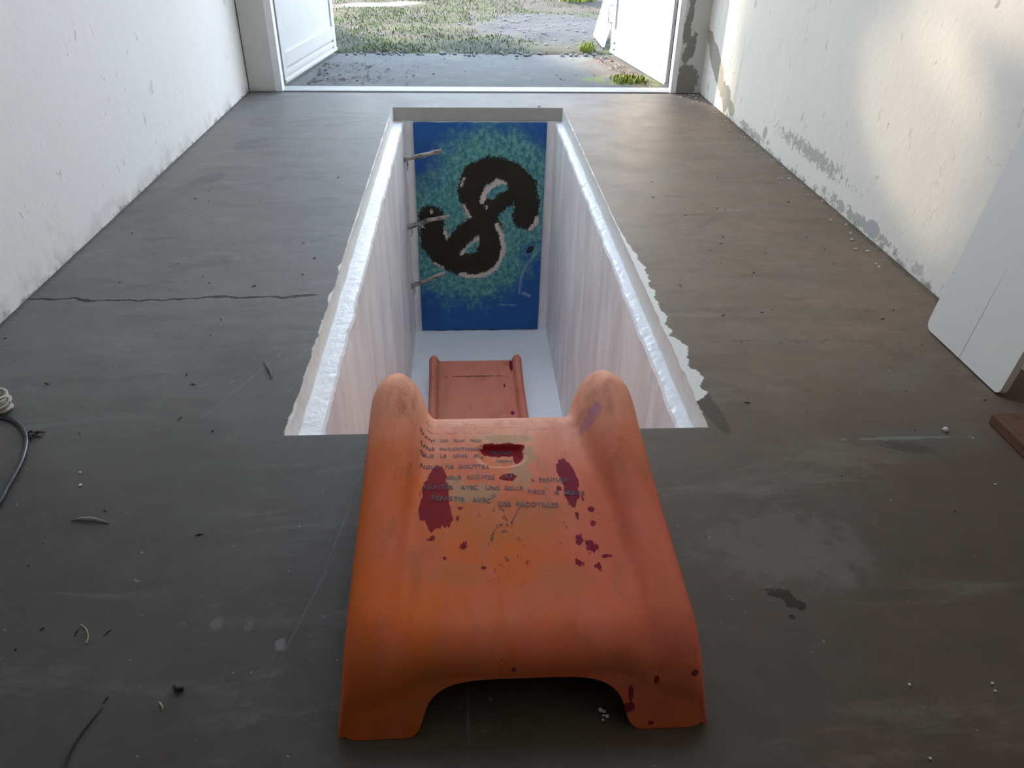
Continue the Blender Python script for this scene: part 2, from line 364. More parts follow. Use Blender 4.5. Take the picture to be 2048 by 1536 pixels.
struct(MB().box(PL - .02, PR + .02, PN - .10, PN, PZ, -0.001).build('wall_pit_near', M['pit']))
struct(MB().box(PL - .1, PR + .1, PN - .1, PF + .1, PZ - .06, PZ).build('floor_pit', M['pitfloor']))
def plane(name, a, b, c, d, mat): return struct(mesh(name, [a, b, c, d], [(0, 1, 2, 3)], mat))
struct(MB().box(XL - .2, XL, YB - .2, YF + .2, -0.02, ZC).build('wall_left', M['wall_l']))
struct(MB().box(XR, XR + .2, YB - .2, YF + .2, -0.02, ZC).build('wall_right', M['wall_r']))
struct(MB().box(XL - .2, XR + .2, YB - .2, YB, -0.02, ZC).build('wall_rear', M['rear']))
# ceiling with an added, unseen opening to brighten the floor and pit
RX0, RX1, RY0, RY1 = -0.55, 0.85, 2.15, 3.35
cb_ = MB(); cb_.box(XL - .2, RX0, YB - .2, YF + .2, ZC, ZC + .1); cb_.box(RX1, XR + .2, YB - .2, YF + .2, ZC, ZC + .1)
cb_.box(RX0, RX1, YB - .2, RY0, ZC, ZC + .1); cb_.box(RX0, RX1, RY1, YF + .2, ZC, ZC + .1)
struct(cb_.build('ceiling', M['ceiling']))
struct(MB().box(XL + .009, -1.277, YF, YF + .2, -0.02, 2.45).build('wall_front_left', M['ret_l']))
struct(MB().box(1.442, XR, YF, YF + .2, -0.02, 2.45).build('wall_front_right', M['ret_r']))
struct(MB().box(XL - .1, XR + .1, YF, YF + .2, 2.45, ZC).build('wall_front_lintel', M['ret_l']))
struct(MB().box(XL, XL + .012, YF + .09, YF + .2, -0.02, 2.45).build('trim_4', M['darkgap']))
struct(MB().box(-1.277, -1.232, YF, YF + .07, 0.0, 2.45).build('trim_5', M['frame']))
struct(MB().box(1.405, 1.442, YF, YF + .07, 0.0, 2.45).build('trim_6', M['frame']))
struct(MB().box(-1.277, -1.268, YF + .07, YF + .2, 0.0, 2.45).build('trim_7', M['darkgap']))
struct(MB().box(1.432, 1.442, YF + .07, YF + .2, 0.0, 2.45).build('trim_8', M['darkgap']))
struct(MB().box(-1.268, 1.432, YF + .022, YF + .165, -0.02, 0.004).build('trim_9', M['sill'], bevel=.003))
struct(MB().box(XL + .01, XR, YF - .012, YF + .022, -0.02, 0.0015).build('trim_10', M['darkgap']))

# ------------------------------------------------------------------ garage door leaves (opened outwards)
def leaf(name, hx, hy, ex, ey, s):
    L = math.hypot(ex - hx, ey - hy); ang = math.atan2(ey - hy, ex - hx)
    T = Matrix.Translation((hx, hy, 0)) @ Matrix.Rotation(ang, 4, 'Z')
    # local x along the leaf, local y across; inner face at y = 0 on the side s
    th = 0.045; y0, y1 = (0, th) if s > 0 else (-th, 0); o_ = -1 if s > 0 else 1
    root = struct(MB().box(0, L, y0, y1, 0.012, 2.4, T).build(name, M['whitewood'], bevel=.003))
    def part(nm, x0, x1, z0, z1, h, mat=M['whitewood']):
        a, b = sorted((o_ * 0.0, o_ * h)); o = MB().box(x0, x1, a, b, z0, z1, T).build(nm, mat, root, bevel=.003); return o
    part('stile', 0.0, 0.07, 0.012, 2.4, .012); part('stile', L - 0.075, L, 0.012, 2.4, .012)
    part('rail', 0.07, L - 0.075, 0.105, 0.20, .012); part('rail', 0.07, L - 0.075, 2.28, 2.4, .012)
    part('bottom_board', 0.07, L - 0.075, 0.052, 0.085, .010); part('drip_rail', 0.0, L, 0.012, 0.035, .018)
    return root, T, L, o_
leaf('door_1', -1.262, 5.63, -1.093, 6.954, 1)
rd, T2, L2, o2 = leaf('door_2', 1.425, 5.63, 1.246, 6.95, -1)
# long sliding bolt with an oval loop, on the free end of the right leaf
bx, by = 1.228, 7.0
loop = [(bx - .022 + .0, by, .25)]
loop = [(bx + .022 * math.cos(t) * (1), by, 0.30 + (0.045 if math.sin(t) > 0 else -0.045) + .022 * math.sin(t)) for t in [2 * math.pi * k / 28 for k in range(29)]]
bolt = MB().tube([(bx + .012, by, 0.235), (bx + .012, by, 0.0)], .005).build('door_bolt', plain('galvanised_steel', (0.16, 0.16, 0.15), .45), smooth=True)
tag(bolt, 'grey steel door rod with oval loop beside the right door leaf', 'bolt')
MB().tube(loop, .0042, cap=False).build('loop_handle', bolt.data.materials[0], bolt, smooth=True)

# ------------------------------------------------------------------ outside
def apron_mat():
    q = Mat('old_asphalt', .8, .25)
    a = q.noise(3, 6, .65); b = q.noise(90, 3, .7)
    c = q.mix(a, (0.066, 0.070, 0.073), (0.112, 0.116, 0.120))
    c = q.mix(q.math('MULTIPLY', q.step(q.noise(5, 5, .65, off=(4, 4, 4)), .5, .66), .55), c, (0.12, 0.14, 0.10))
    c = q.mix(q.mul(q.step(q.noise(22, 4, .7), .56, .64), q.ell(q.x, q.y, -0.8, 6.05, .55, .35, n=a, amp=1.5, soft=.6), .75), c, (0.05, 0.034, 0.034))
    c = q.mix(q.mul(q.step(q.noise(18, 4, .7, off=(1, 7, 0)), .42, .55), q.ell(q.x, q.y, 1.25, 5.95, .34, .22, n=a, amp=1.3, soft=.5), .8), c, (0.15, 0.18, 0.03))
    c = q.mix(q.mul(q.step(q.noise(25, 4, .7, off=(6, 7, 0)), .45, .55), q.ell(q.x, q.y, 1.15, 6.45, .22, .5, n=a, amp=1.3, soft=.5), .7), c, (0.10, 0.065, 0.045))
    c = q.mix(q.math('MULTIPLY', q.step(b, .6, .75), .4), c, (0.20, 0.20, 0.20))
    q.color(c); q.bump(q.math('ADD', a, b), .5, .01); return q.m
struct(mesh('apron', [(-4, YF + .02, -0.018), (4, YF + .02, -0.018), (4, 7.0, -0.018), (-4, 7.0, -0.018)], [(0, 1, 2, 3)], apron_mat()))
def gravelly(x, y): return max(0.0, 1 - ((x - 0.95) / 0.75) ** 2 - ((y - 8.45) / 0.95) ** 2)
def ground_mat():
    q = Mat('rough_lawn', .9, .15)
    a = q.noise(3.2, 6, .65); b = q.noise(35, 5, .7); d = q.noise(1.0, 4, .6, off=(2, 9, 0))
    soil = q.mix(b, (0.030, 0.025, 0.021), (0.10, 0.092, 0.085)); gravel = q.mix(b, (0.036, 0.039, 0.044), (0.100, 0.107, 0.122))
    grass = q.mix(b, (0.022, 0.036, 0.014), (0.066, 0.086, 0.036))
    c = q.mix(q.step(a, .40, .62), soil, grass)
    c = q.mix(q.ell(q.x, q.y, 0.95, 8.4, .85, 1.05, n=a, amp=1.8, soft=.8), c, gravel)
    c = q.mix(q.ell(q.x, q.y, 0.05, 7.35, .7, .35, n=a, amp=1.8, soft=.8), c, q.mix(.5, gravel, grass))
    c = q.mix(q.ell(q.x, q.y, 1.3, 10.4, .9, .9, n=a, amp=1.8, soft=.8), c, soil)
    c = q.mix(q.ell(q.x, q.y, -1.1, 10.15, .62, .22, n=a, amp=.6, soft=.3, rot=.35), c, (0.22, 0.22, 0.215))
    c = q.mix(q.ell(q.x, q.y, -2.6, 11.2, 2.0, .9, n=a, amp=.6, soft=.3, rot=.35), c, (0.10, 0.105, 0.115))
    edge = q.step(q.math('ADD', q.y, q.math('MULTIPLY', q.math('SUBTRACT', a, .5), .22)), 7.06, 6.96)
    c = q.mix(q.math('MULTIPLY', edge, .8), c, (0.035, 0.030, 0.028))
    q.color(c); q.bump(q.math('ADD', a, b), .9, .03); return q.m
v, f = [], []
gx = [-16, -12, -9, -7, -5, -4, -3] + [-2.4 + .08 * i for i in range(61)] + [3, 4, 5, 7, 9, 12, 16]
gy = [6.92 + .07 * i for i in range(62)] + [11.6, 12.2, 13, 14, 16, 18, 22, 27, 34]
for y in gy:
    for x in gx:
        e = min(1, max(0, (y - 6.92) / .12))
        z = -0.03 + e * (0.022 + 0.02 * n1(x * 2.1, y * 2.1) + 0.012 * n1(x * 7, y * 7, 4)) + max(0, y - 12) * .02
        v.append((x, y + (0.05 * n1(x * 5, 1) if y < 7 else 0), z))
W = len(gx)
for j in range(len(gy) - 1):
    for i in range(W - 1): a = j * W + i; f.append((a, a + 1, a + W + 1, a + W))
struct(mesh('ground', v, f, ground_mat(), smooth=True))
def gz(x, y): return -0.03 + min(1, max(0, (y - 6.92) / .12)) * (0.022 + 0.02 * n1(x * 2.1, y * 2.1) + 0.012 * n1(x * 7, y * 7, 4))
def blade(v, f, x, y, z, h, w, a, lean):
    n = len(v); dx, dy = math.cos(a) * w, math.sin(a) * w; lx, ly = -math.sin(a) * lean, math.cos(a) * lean
    v += [(x - dx, y - dy, z), (x + dx, y + dy, z), (x + lx * .4 + dx * .7, y + ly * .4 + dy * .7, z + h * .6), (x + lx * .4 - dx * .7, y + ly * .4 - dy * .7, z + h * .6), (x + lx, y + ly, z + h)]
    f += [(n, n + 1, n + 2, n + 3), (n + 3, n + 2, n + 4)]
def grass_mat(name, a, b):
    q = Mat(name, .7, .2); q.color(q.mix(q.step(q.noise(5, 4, .7), .35, .65), a, b)); return q.m
M['grass'] = grass_mat('grass_blades', (0.040, 0.062, 0.022), (0.088, 0.112, 0.044)); M['moss'] = grass_mat('yellow_green_leaves', (0.12, 0.17, 0.02), (0.24, 0.28, 0.05))
v, f = [], []
for i in range(26000):
    x = random.uniform(-2.0, 2.1); y = 6.98 + 4.6 * random.random() ** 1.15
    dens = 0.5 + 0.9 * n1(x * 1.6, y * 1.6, 3) - 0.9 * (gravelly(x, y) > 0.05) - .25 * (x > .1 and y < 8.8) + .15 * (x < -.2)
    if ((x - .42) / .42) ** 2 + ((y - 7.75) / .18) ** 2 < 1: dens += .7
    if x > .7 and y > 9.6: dens -= .5
    if ((x + 1.05) / .62) ** 2 + ((y - 10.15) / .3) ** 2 < 1: dens = -1
    if random.random() > dens: continue
    blade(v, f, x, y, gz(x, y) - .004, random.uniform(.010, .036), random.uniform(.0025, .006), random.uniform(0, 6.28), random.uniform(-.03, .03))
tag(mesh('lawn_grass', v, f, M['grass']), 'short patchy green grass outside the garage doorway', 'grass', kind='stuff')
# pale stones and clods in the gravel and along the edge of the slab
v, f = [], []
def lump(v, f, x, y, z, r, sq=.6):
    n = len(v); k = random.random() * 9
    for j, (ph, nn) in enumerate(((-1.2, 5), (0, 6), (.8, 5))):
        for t in range(6):
            a = t * math.pi / 3 + j * .4; rr = r * math.cos(ph) * (1 + .3 * n1(k, t, j)); v.append((x + rr * math.cos(a), y + rr * math.sin(a), z + r * sq * (math.sin(ph) + .5)))
    v.append((x, y, z + r * sq * 1.5))
    for j in range(2):
        for t in range(6): f.append((n + j * 6 + t, n + j * 6 + (t + 1) % 6, n + j * 6 + 6 + (t + 1) % 6, n + j * 6 + 6 + t))
    for t in range(6): f.append((n + 12 + t, n + 12 + (t + 1) % 6, n + 18))
for i in range(500):
    x = random.uniform(-1.3, 1.5); y = random.uniform(7.0, 9.6)
    if random.random() < .3 or gravelly(x, y) > 0: lump(v, f, x, y, gz(x, y) - .003, random.uniform(.006, .02))
for i in range(70):
    x = random.uniform(-1.0, 1.2); lump(v, f, x, random.uniform(6.88, 7.02), -.016, random.uniform(.008, .022))
tag(mesh('garden_gravel', v, f, plain('grey_stones', (0.15, 0.15, 0.155), .8, .5, 40)), 'loose grey stones and clods scattered over the yard', 'gravel', kind='stuff')
v, f = [], []
def litter(x, y, z, r):
    n = len(v); a = random.random() * 6.28; c_, s_ = math.cos(a) * r, math.sin(a) * r; h = [random.uniform(0, .012) for _ in range(4)]
    v.extend([(x - c_, y - s_, z + h[0]), (x + s_ * .5, y - c_ * .5, z + h[1]), (x + c_, y + s_, z + h[2]), (x - s_ * .5, y + c_ * .5, z + h[3])]); f.append((n, n + 1, n + 2, n + 3))
for i in range(150):
    u = random.random(); litter(-1.15 + u * .9 * random.random() + .03, 5.75 + .75 * random.random(), -.016, random.uniform(.008, .022))
for i in range(45): litter(random.uniform(-1.2, 1.2), random.uniform(5.7, 6.9), -.016, random.uniform(.006, .016))
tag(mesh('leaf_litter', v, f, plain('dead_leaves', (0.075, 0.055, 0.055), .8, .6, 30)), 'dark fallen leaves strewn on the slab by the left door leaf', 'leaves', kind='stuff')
v, f = [], []
for i in range(190):
    t = random.random(); litter(1.36 - .2 * t + random.uniform(-.13, .03), 5.72 + 1.35 * t + random.uniform(-.1, .1), -.015, random.uniform(.008, .02))
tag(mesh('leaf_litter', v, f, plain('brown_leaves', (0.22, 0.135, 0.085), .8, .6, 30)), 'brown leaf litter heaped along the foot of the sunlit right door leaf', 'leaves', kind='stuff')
def tuft(x, y, r, n_, h, label, broad=.006, z=-.016):
    v, f = [], []
    for i in range(n_):
        a = random.random() * 6.28; d = r * random.random() ** .7
        blade(v, f, x + d * math.cos(a), y + d * math.sin(a), z, random.uniform(.5, 1) * h, broad * random.uniform(.6, 1.2), random.uniform(0, 6.28), random.uniform(-h, h) * .7)
    return tag(mesh('weed', v, f, M['moss']), label, 'weed')
tuft(1.06, 7.12, .085, 90, .10, 'bright green grass tuft at the foot of the white board outside')
tuft(1.20, 5.90, .15, 160, .045, 'yellow green moss tuft beside the sill by the right door leaf', .008)
tuft(1.42, 10.75, .22, 60, .22, 'yellow leafed plant in the yard far behind the right door leaf', .035)
# white plank propped outside, behind the right leaf
a0, a1 = Vector((1.205, 7.20, .012)), Vector((1.245, 8.02, -.012)); up_ = Vector((.085, .05, .30)) / .30; th = Vector((.02, 0, -.004))
v = []
for o_ in (Vector((0, 0, 0)), th):
    for p_ in (a0, a1, a1 + up_ * 1.3, a0 + up_ * 1.3): v.append(p_ + o_)
pk = mesh('white_board', v, [(0, 1, 2, 3), (7, 6, 5, 4), (0, 4, 5, 1), (1, 5, 6, 2), (2, 6, 7, 3), (3, 7, 4, 0)], plain('white_painted_board', (.74, .74, .72), .6, .05))
tag(pk, 'white board leaning outside behind the right door leaf', 'board')
T = Matrix.Translation((1.29, 10.75, -0.02)) @ Matrix.Rotation(math.radians(12), 4, 'Y')
tag(MB().box(-.04, .04, 0, .03, 0.0, .9, T).build('white_stake', plain('white_stake_paint', (.8, .8, .78), .6, .05), bevel=.003), 'white stake standing in the yard behind the yellow leafed plant', 'stake')
# the garden tree, out of view; leaves cleared along sun rays to shape the dapple
def on_ray(p, t): return Vector(p) + Vector((-.6, 1, .35)) * t
lit = []
for k in range(5):
    for z in (-.1, .15, .4, .65, .9, 1.2, 1.6, 2.0): u = k / 4; lit.append(((1.43 - .19 * u, 5.6 + 1.4 * u, z), .10 if k == 0 else .2))
for k in range(6): lit.append(((1.1, 7.1 + .2 * k, .1 + .15 * k), .2))
for p_, r_ in (((1.612, 2.60, .45), .06), ((1.612, 2.74, .50), .05), ((1.612, 2.88, .52), .02), ((1.612, 2.50, .36), .02), ((1.612, 2.38, .86), .09), ((1.612, 2.58, .90), .04), ((1.612, 2.18, .82), .06), ((1.612, 2.95, .40), .01)): lit.append((p_, r_))
for x_, y_, r_ in ((-1.3, 9.5, .45), (-.6, 8.9, .4), (-.2, 9.8, .5), (.4, 9.6, .4), (-.9, 8.2, .3), (.5, 7.75, .22), (1.2, 10.4, .4), (-.4, 10.6, .5)): lit.append(((x_, y_, 0), r_))
tree = empty('tree', (-4.3, 12.6, 0.0)); tag(tree, 'leafy garden tree standing out to the left of the doorway', 'tree')
q = Mat('bark', .9, .2); q.color(q.mix(q.noise(12, 5, .7, v=(1, 1, .2)), (.06, .045, .03), (.2, .16, .12))); q.bump(q.noise(12, 5, .7, v=(1, 1, .2)), .8, .03)
tb = MB(); tb.tube([(-4.3, 12.6, -.02), (-4.25, 12.6, .9), (-4.3, 12.65, 1.9), (-4.2, 12.6, 3.2), (-4.25, 12.7, 4.6)], lambda t: .16 * (1 - .75 * t), 10)
for k in range(9):
    a = k * 2.4; z = 1.6 + .3 * k; tb.tube([(-4.27, 12.62, z), (-4.27 + .7 * math.cos(a), 12.62 + .7 * math.sin(a), z + .4), (-4.27 + 1.6 * math.cos(a), 12.62 + 1.6 * math.sin(a), z + .7)], lambda t: .05 * (1 - .8 * t), 6)
tb.build('trunk', q.m, tree, smooth=True)
v, f = [], []
for i in range(13000):
    while True:
        d = Vector((random.uniform(-1, 1), random.uniform(-1, 1), random.uniform(-1, 1)))
        if d.length < 1: break
    p = Vector((-4.2 + 3.1 * d.x, 12.5 + 2.2 * d.y, 3.55 + 2.35 * d.z))
    ok = True
    for c_, r_ in lit:
        t = p.y - c_[1]; w = on_ray(c_, t)
        if (p - w).length < r_ + .06: ok = False; break
    if not ok: continue
    n = len(v); a = Vector((random.gauss(0, 1), random.gauss(0, 1), random.gauss(0, 1))).normalized(); b = a.orthogonal().normalized(); c2 = a.cross(b)
    r = random.uniform(.09, .15); v += [p - b * r, p + c2 * r * .55, p + b * r, p - c2 * r * .55]; f.append((n, n + 1, n + 2, n + 3))
mesh('foliage', v, f, plain('tree_leaves', (.10, .16, .05), .6, .4, 2), tree)

# ------------------------------------------------------------------ the slide
def catmull(P, t):
    n = len(P) - 1; i = min(int(t), n - 1); u = t - i
    p0, p1, p2, p3 = P[max(i - 1, 0)], P[i], P[i + 1], P[min(i + 2, n)]
    return tuple(.5 * ((2 * b) + (c - a) * u + (2 * a - 5 * b + 4 * c - d) * u * u + (3 * b - a - 3 * c + d) * u ** 3) for a, b, c, d in zip(p0, p1, p2, p3))
def lerp(t, T):                                     # smooth monotone curve through [(key, value)...]
    if t <= T[0][0]: return T[0][1]
    if t >= T[-1][0]: return T[-1][1]
    n = len(T); d = [(T[i + 1][1] - T[i][1]) / (T[i + 1][0] - T[i][0]) for i in range(n - 1)]
    m = [d[0]] + [0 if d[i - 1] * d[i] <= 0 else 2 * d[i - 1] * d[i] / (d[i - 1] + d[i]) for i in range(1, n - 1)] + [d[-1]]
    i = max(k for k in range(n - 1) if T[k][0] <= t); h = T[i + 1][0] - T[i][0]; u = (t - T[i][0]) / h
    return (1 + 2 * u) * (1 - u) ** 2 * T[i][1] + u * (1 - u) ** 2 * h * m[i] + u * u * (3 - 2 * u) * T[i + 1][1] + u * u * (u - 1) * h * m[i + 1]
def xc(y): return 0.073 - 0.0135 * (y - 1.2)
PATH = [(.855, .157), (1.0, .156), (1.15, .150), (1.28, .142), (1.36, .135), (1.42, .125), (1.48, .091), (1.53, .049), (1.60, -.025), (1.75, -.21), (2.0, -.50), (2.4, -.91), (2.8, -1.21), (3.2, -1.395), (3.55, -1.462), (3.9, -1.475), (4.31, -1.462)]
HR = [(.855, .014), (1.1, .042), (1.3, .085), (1.42, .118), (1.47, .118), (1.62, .075), (1.9, .045), (4.4, .045)]
XBED = [(.855, .195), (1.15, .180), (1.40, .160), (1.50, .160), (1.9, .228), (4.4, .235)]
XRC = [(.855, .250), (1.4, .240), (1.5, .240), (1.9, .270), (4.4, .275)]
XO = [(.855, .292), (1.4, .296), (1.9, .298), (4.0, .300), (4.4, .310)]
XBASE = [(.855, .303), (1.0, .318), (1.4, .316), (1.55, .305), (1.9, .300), (4.0, .302), (4.4, .312)]
NB, NI, NO, NW = 22, 9, 7, 5
def swell(u): s_ = u * u * (3 - 2 * u); w_ = min(1, u / .45); w_ = w_ * w_ * (3 - 2 * w_); return .3 * s_ + .7 * w_ * math.sqrt(max(0, 1 - (1 - u) ** 2))
def half(y, zbed, base):
    """half section: list of (x, height over the bed)"""
    hr, xb, rc, xo, xs = (lerp(y, T_) for T_ in (HR, XBED, XRC, XO, XBASE))
    P = [(xb * i / NB, 0.0) for i in range(NB + 1)]
    for i in range(1, NI + 1):
        u = i / NI; P.append((xb + (rc - xb) * (1 - (1 - u) ** 1.25), hr * swell(1 - (1 - u) ** 1.25)))
    drop = .045 + .35 * hr
    for i in range(1, NO + 1):
        a = i / NO * math.pi / 2; P.append((rc + (xo - rc) * math.sin(a), hr - drop * (1 - math.cos(a))))
    h0 = hr - drop
    for i in range(1, NW + 1):
        u = i / NW; P.append((xo + (xs - xo) * u, h0 + (-base - h0) * u))
    return P
def full(P): return [(-x, h) for x, h in reversed(P[1:])] + P
HX, HY0, HY1 = 0.062, 1.232, 1.312
def sst(a, b, t): t = min(1, max(0, (t - a) / (b - a))); return t * t * (3 - 2 * t)
def recess(x, y):
    w = .047 if y > HY0 + .04 else .047 * math.sqrt(max(0, 1 - ((HY0 + .04 - y) / .042) ** 2))
    e = min(w - abs(x - HX), y - HY0, HY1 - y)
    return -.011 * sst(-.002, .011, e)
rows = []
# front face: from the floor (feet) or the arch up and over onto the platform
P0 = full(half(.855, .157, .157)); zb0 = .157; r0 = .055
AH, AW = .098, .168
for k in range(14 + 9):
    row = []
    for (dx, h) in P0:
        H = zb0 + h; X = xc(.80) + dx
        t_ = abs(dx) / AW
        zb = AH * (1 - t_ ** 4.5) ** .4 if t_ < 1 else .016 * max(0, 1 - (abs(dx) - AW) / .022) ** 2
        r = min(r0 + .06 * sst(.15, .25, abs(dx)), H * .72)
        zt = H - r
        zb = min(max(zb, .014 * sst(.285, .31, abs(dx)) ** 2), zt)
        yf = lambda z: .722 + .36 * z + .012 * (abs(dx) < .2) * 0
        corner = 0.005 * sst(.27, .31, abs(dx))
        if k < 14:
            z = zb + (zt - zb) * k / 14; yy = yf(z)
        else:
            a = (k - 14) / 8 * math.pi / 2; y1 = yf(zt); run = .855 - y1
            z = zt + r * math.sin(a); yy = y1 + min(run, r * 1.25) * (1 - math.cos(a)) if k < 22 else y1 + min(run, r * 1.25)
        fr = max(0, 1 - k / 22)
        row.append((xc(.80) + dx * (1 - .03 * fr * sst(.24, .31, abs(dx))), yy + corner * (1 if k < 22 else .6), max(0.0, z)))
    rows.append(row)
# body
ts = []
t = 0.0
dense = [i / 10 for i in range(0, 20)] + [2 + i / 22 for i in range(0, 44)] + [4 + i / 8 for i in range(0, 40)] + [9 + i / 5 for i in range(0, 36)]
for t in [q_ for q_ in dense if q_ <= 16][1:] + [16]:
    y, z = catmull(PATH, t); y2, z2 = catmull(PATH, min(16, t + .02)); y1, z1 = catmull(PATH, max(0, t - .02))
    ty, tz = y2 - y1, z2 - z1; l = math.hypot(ty, tz); ny, nz = -tz / l, ty / l
    w = sst(1.36, 1.62, y); ny *= w; nz = 1 + (nz - 1) * w; l = math.hypot(ny, nz); ny /= l; nz /= l
    base = z - .001 if y < 1.50 else lerp(y, [(1.50, .09), (1.535, .03), (1.62, .03), (1.9, .06), (3.2, .08), (3.6, .125), (4.4, .137)])
    row = []
    for dx, h in full(half(y, z, base)):
        rec = recess(xc(y) + dx, y) if abs(dx) < .16 else 0
        row.append((xc(y) + dx, y + ny * h, z + nz * h + rec))
    rows.append(row)
# rounded lip at the lower end
last = rows[-1]
for dy, dz in ((.012, -.006), (.018, -.02), (.018, -.06)):
    rows.append([(x, y + dy, max(PZ + .001, z + dz)) for x, y, z in last])
NC = len(rows[0])
v = [p for r in rows for p in r]; f = []
for i in range(len(rows) - 1):
    for j in range(NC - 1):
        a = i * NC + j; f.append((a, a + 1, a + NC + 1, a + NC))

def slide_mat():
    q = Mat('faded_orange_plastic', 0.60, 0.05)
    a = q.noise(4, 5, .6); b = q.noise(16, 5, .65); s_ = q.noise(26, 4, .65, v=(1, .22, 1)); fine = q.noise(120, 3, .6)
    orange = (0.56, 0.118, 0.024); pink = (0.53, 0.128, 0.072)
    side = q.step(q.math('ADD', q.x, q.math('MULTIPLY', q.math('SUBTRACT', a, .5), .5)), -0.12, 0.26)
    c = q.mix(q.math('MULTIPLY', side, .75), orange, pink)
    c = q.mix(q.math('MULTIPLY', q.step(a, .45, .7), .5), c, pink)
    c = q.mix(q.math('MULTIPLY', q.step(q.math('ADD', q.y, q.math('MULTIPLY', q.math('SUBTRACT', b, .5), .2)), 1.05, 1.45), .80), c, (0.70, 0.285, 0.180))  # this mix and the next lighten the crest in place of its sheen
    c = q.mix(q.mul(q.step(q.math('ADD', q.y, q.math('MULTIPLY', q.math('SUBTRACT', s_, .5), .25)), 1.22, 1.42), q.step(q.z, .34, .18), .65), c, (0.74, 0.40, 0.28))
    c = q.mix(q.math('MULTIPLY', q.step(q.noise(5, 5, .65, v=(1.6, .5, 1), off=(7, 2, 5)), .48, .66), .38), c, (0.56, 0.165, 0.125))
    c = q.mix(q.step(q.y, 1.9, 2.6), c, (0.58, 0.20, 0.135))  # lower chute tinted salmon, standing in for the bluish light down there
    c = q.mix(q.math('MULTIPLY', q.step(q.noise(7, 5, .65, off=(5, 1, 2)), .50, .72), .45), c, (0.30, 0.125, 0.05))
    c = q.mix(q.math('MULTIPLY', q.step(s_, .54, .70), .35), c, (0.24, 0.11, 0.05))
    c = q.mix(q.math('MULTIPLY', q.step(q.noise(9, 5, .65, v=(1, .35, 1), off=(6, 0, 3)), .50, .66), .40), c, (0.50, 0.115, 0.075))
    c = q.mix(q.math('MULTIPLY', q.step(q.noise(14, 5, .65, v=(1, .5, 1), off=(1, 9, 3)), .56, .72), .35), c, (0.34, 0.090, 0.018))
    E = lambda *k, **w: q.ell(q.x, q.y, *k, **w)
    top = q.step(q.z, .03, .05)
    # greenish filler smears
    b2 = q.noise(38, 5, .7)
    g = q.mx(E(-.005, 1.145, .045, .028, n=b2, amp=2.6, soft=.5), E(.10, 1.20, .022, .045, n=b2, amp=2.8, soft=.5), E(-.035, 1.18, .02, .02, n=b2, amp=2.6, soft=.5), E(.068, 1.335, .06, .02, n=b2, amp=2.4, soft=.6), E(.115, 1.27, .018, .03, n=b2, amp=2.4, soft=.6))
    c = q.mix(q.mul(g, top, .6), c, (0.31, 0.25, 0.15))
    g2 = q.mx(E(-.03, .93, .05, .028, n=b2, amp=2.6, soft=.9), E(.15, .91, .04, .04, n=b2, amp=2.6, soft=.9), E(.05, 1.06, .12, .07, n=b2, amp=2.8, soft=.9))
    c = q.mix(q.mul(g2, top, .28), c, (0.24, 0.15, 0.06))
    # dark scratches in the middle of the seat
    sc1 = q.mul(q.step(q.noise(95, 3, .6, v=(1, .35, 1)), .60, .66), q.mx(E(.032, .965, .028, .06, n=b, amp=.8, soft=.6), E(.070, .955, .03, .06, n=b, amp=.8, soft=.6), E(.06, 1.06, .06, .05, n=b, amp=.8, soft=.8)))
    c = q.mix(q.mul(sc1, top, .75), c, (0.12, 0.035, 0.03))
    # crimson paint left in patches
    rag2 = q.noise(120, 4, .7, v=(1, .55, 1), off=(1, 4, 0)); rag = q.noise(55, 4, .65, v=(1, .5, 1)); drip = q.noise(75, 3, .6, v=(1, .16, 1), off=(2, 0, 0))
    red = q.mx(E(-.074, 1.135, .027, .085, n=drip, amp=1.1, soft=.06, rot=.05), E(-.072, 1.085, .030, .045, n=drip, amp=1.5, soft=.06), E(-.072, 1.20, .018, .04, n=rag, amp=1.1, soft=.06),
               E(.195, 1.195, .018, .060, n=rag, amp=.9, soft=.06, rot=.12), E(.195, 1.135, .014, .035, n=drip, amp=1.7, soft=.06),
               E(.064, 1.300, .048, .020, n=rag, amp=1.2, soft=.06), E(.098, 1.275, .012, .03, n=rag, amp=1.0, soft=.06), E(.072, 1.195, .018, .012, n=rag, amp=1.6, soft=.06))
    sp = [(.193, 1.005, .007, .012), (.212, .985, .009, .016), (.222, .985, .004, .008), (.186, .945, .010, .008), (.218, .935, .006, .007), (-.018, .995, .006, .010), (-.076, 1.015, .006, .006), (-.052, .965, .004, .004), (.225, 1.045, .006, .008), (.226, 1.085, .007, .009), (.172, 1.155, .006, .008), (.235, .96, .008, .005), (-.025, 1.10, .005, .006), (-.03, 1.07, .003, .007), (.045, .945, .005, .004), (.018, .94, .005, .004), (.198, 1.07, .003, .012), (.215, 1.12, .003, .012)]
    red = q.mx(red, *[E(*k, n=rag2, amp=4.2, soft=.12) for k in sp])
    fleck = q.mul(q.step(q.noise(80, 3, .6, v=(1, .55, 1), off=(3, 3, 0)), .665, .69), E(.215, 1.02, .05, .12, n=a, amp=1.0, soft=.5))
    red = q.mul(q.mx(red, fleck), top)
    pur = q.math('MULTIPLY', q.step(q.x, .1, .2), .55)  # purplish cast on the right stands in for sky gloss
    c = q.mix(red, c, q.mix(pur, (0.185, 0.008, 0.012), (0.165, 0.012, 0.036)))
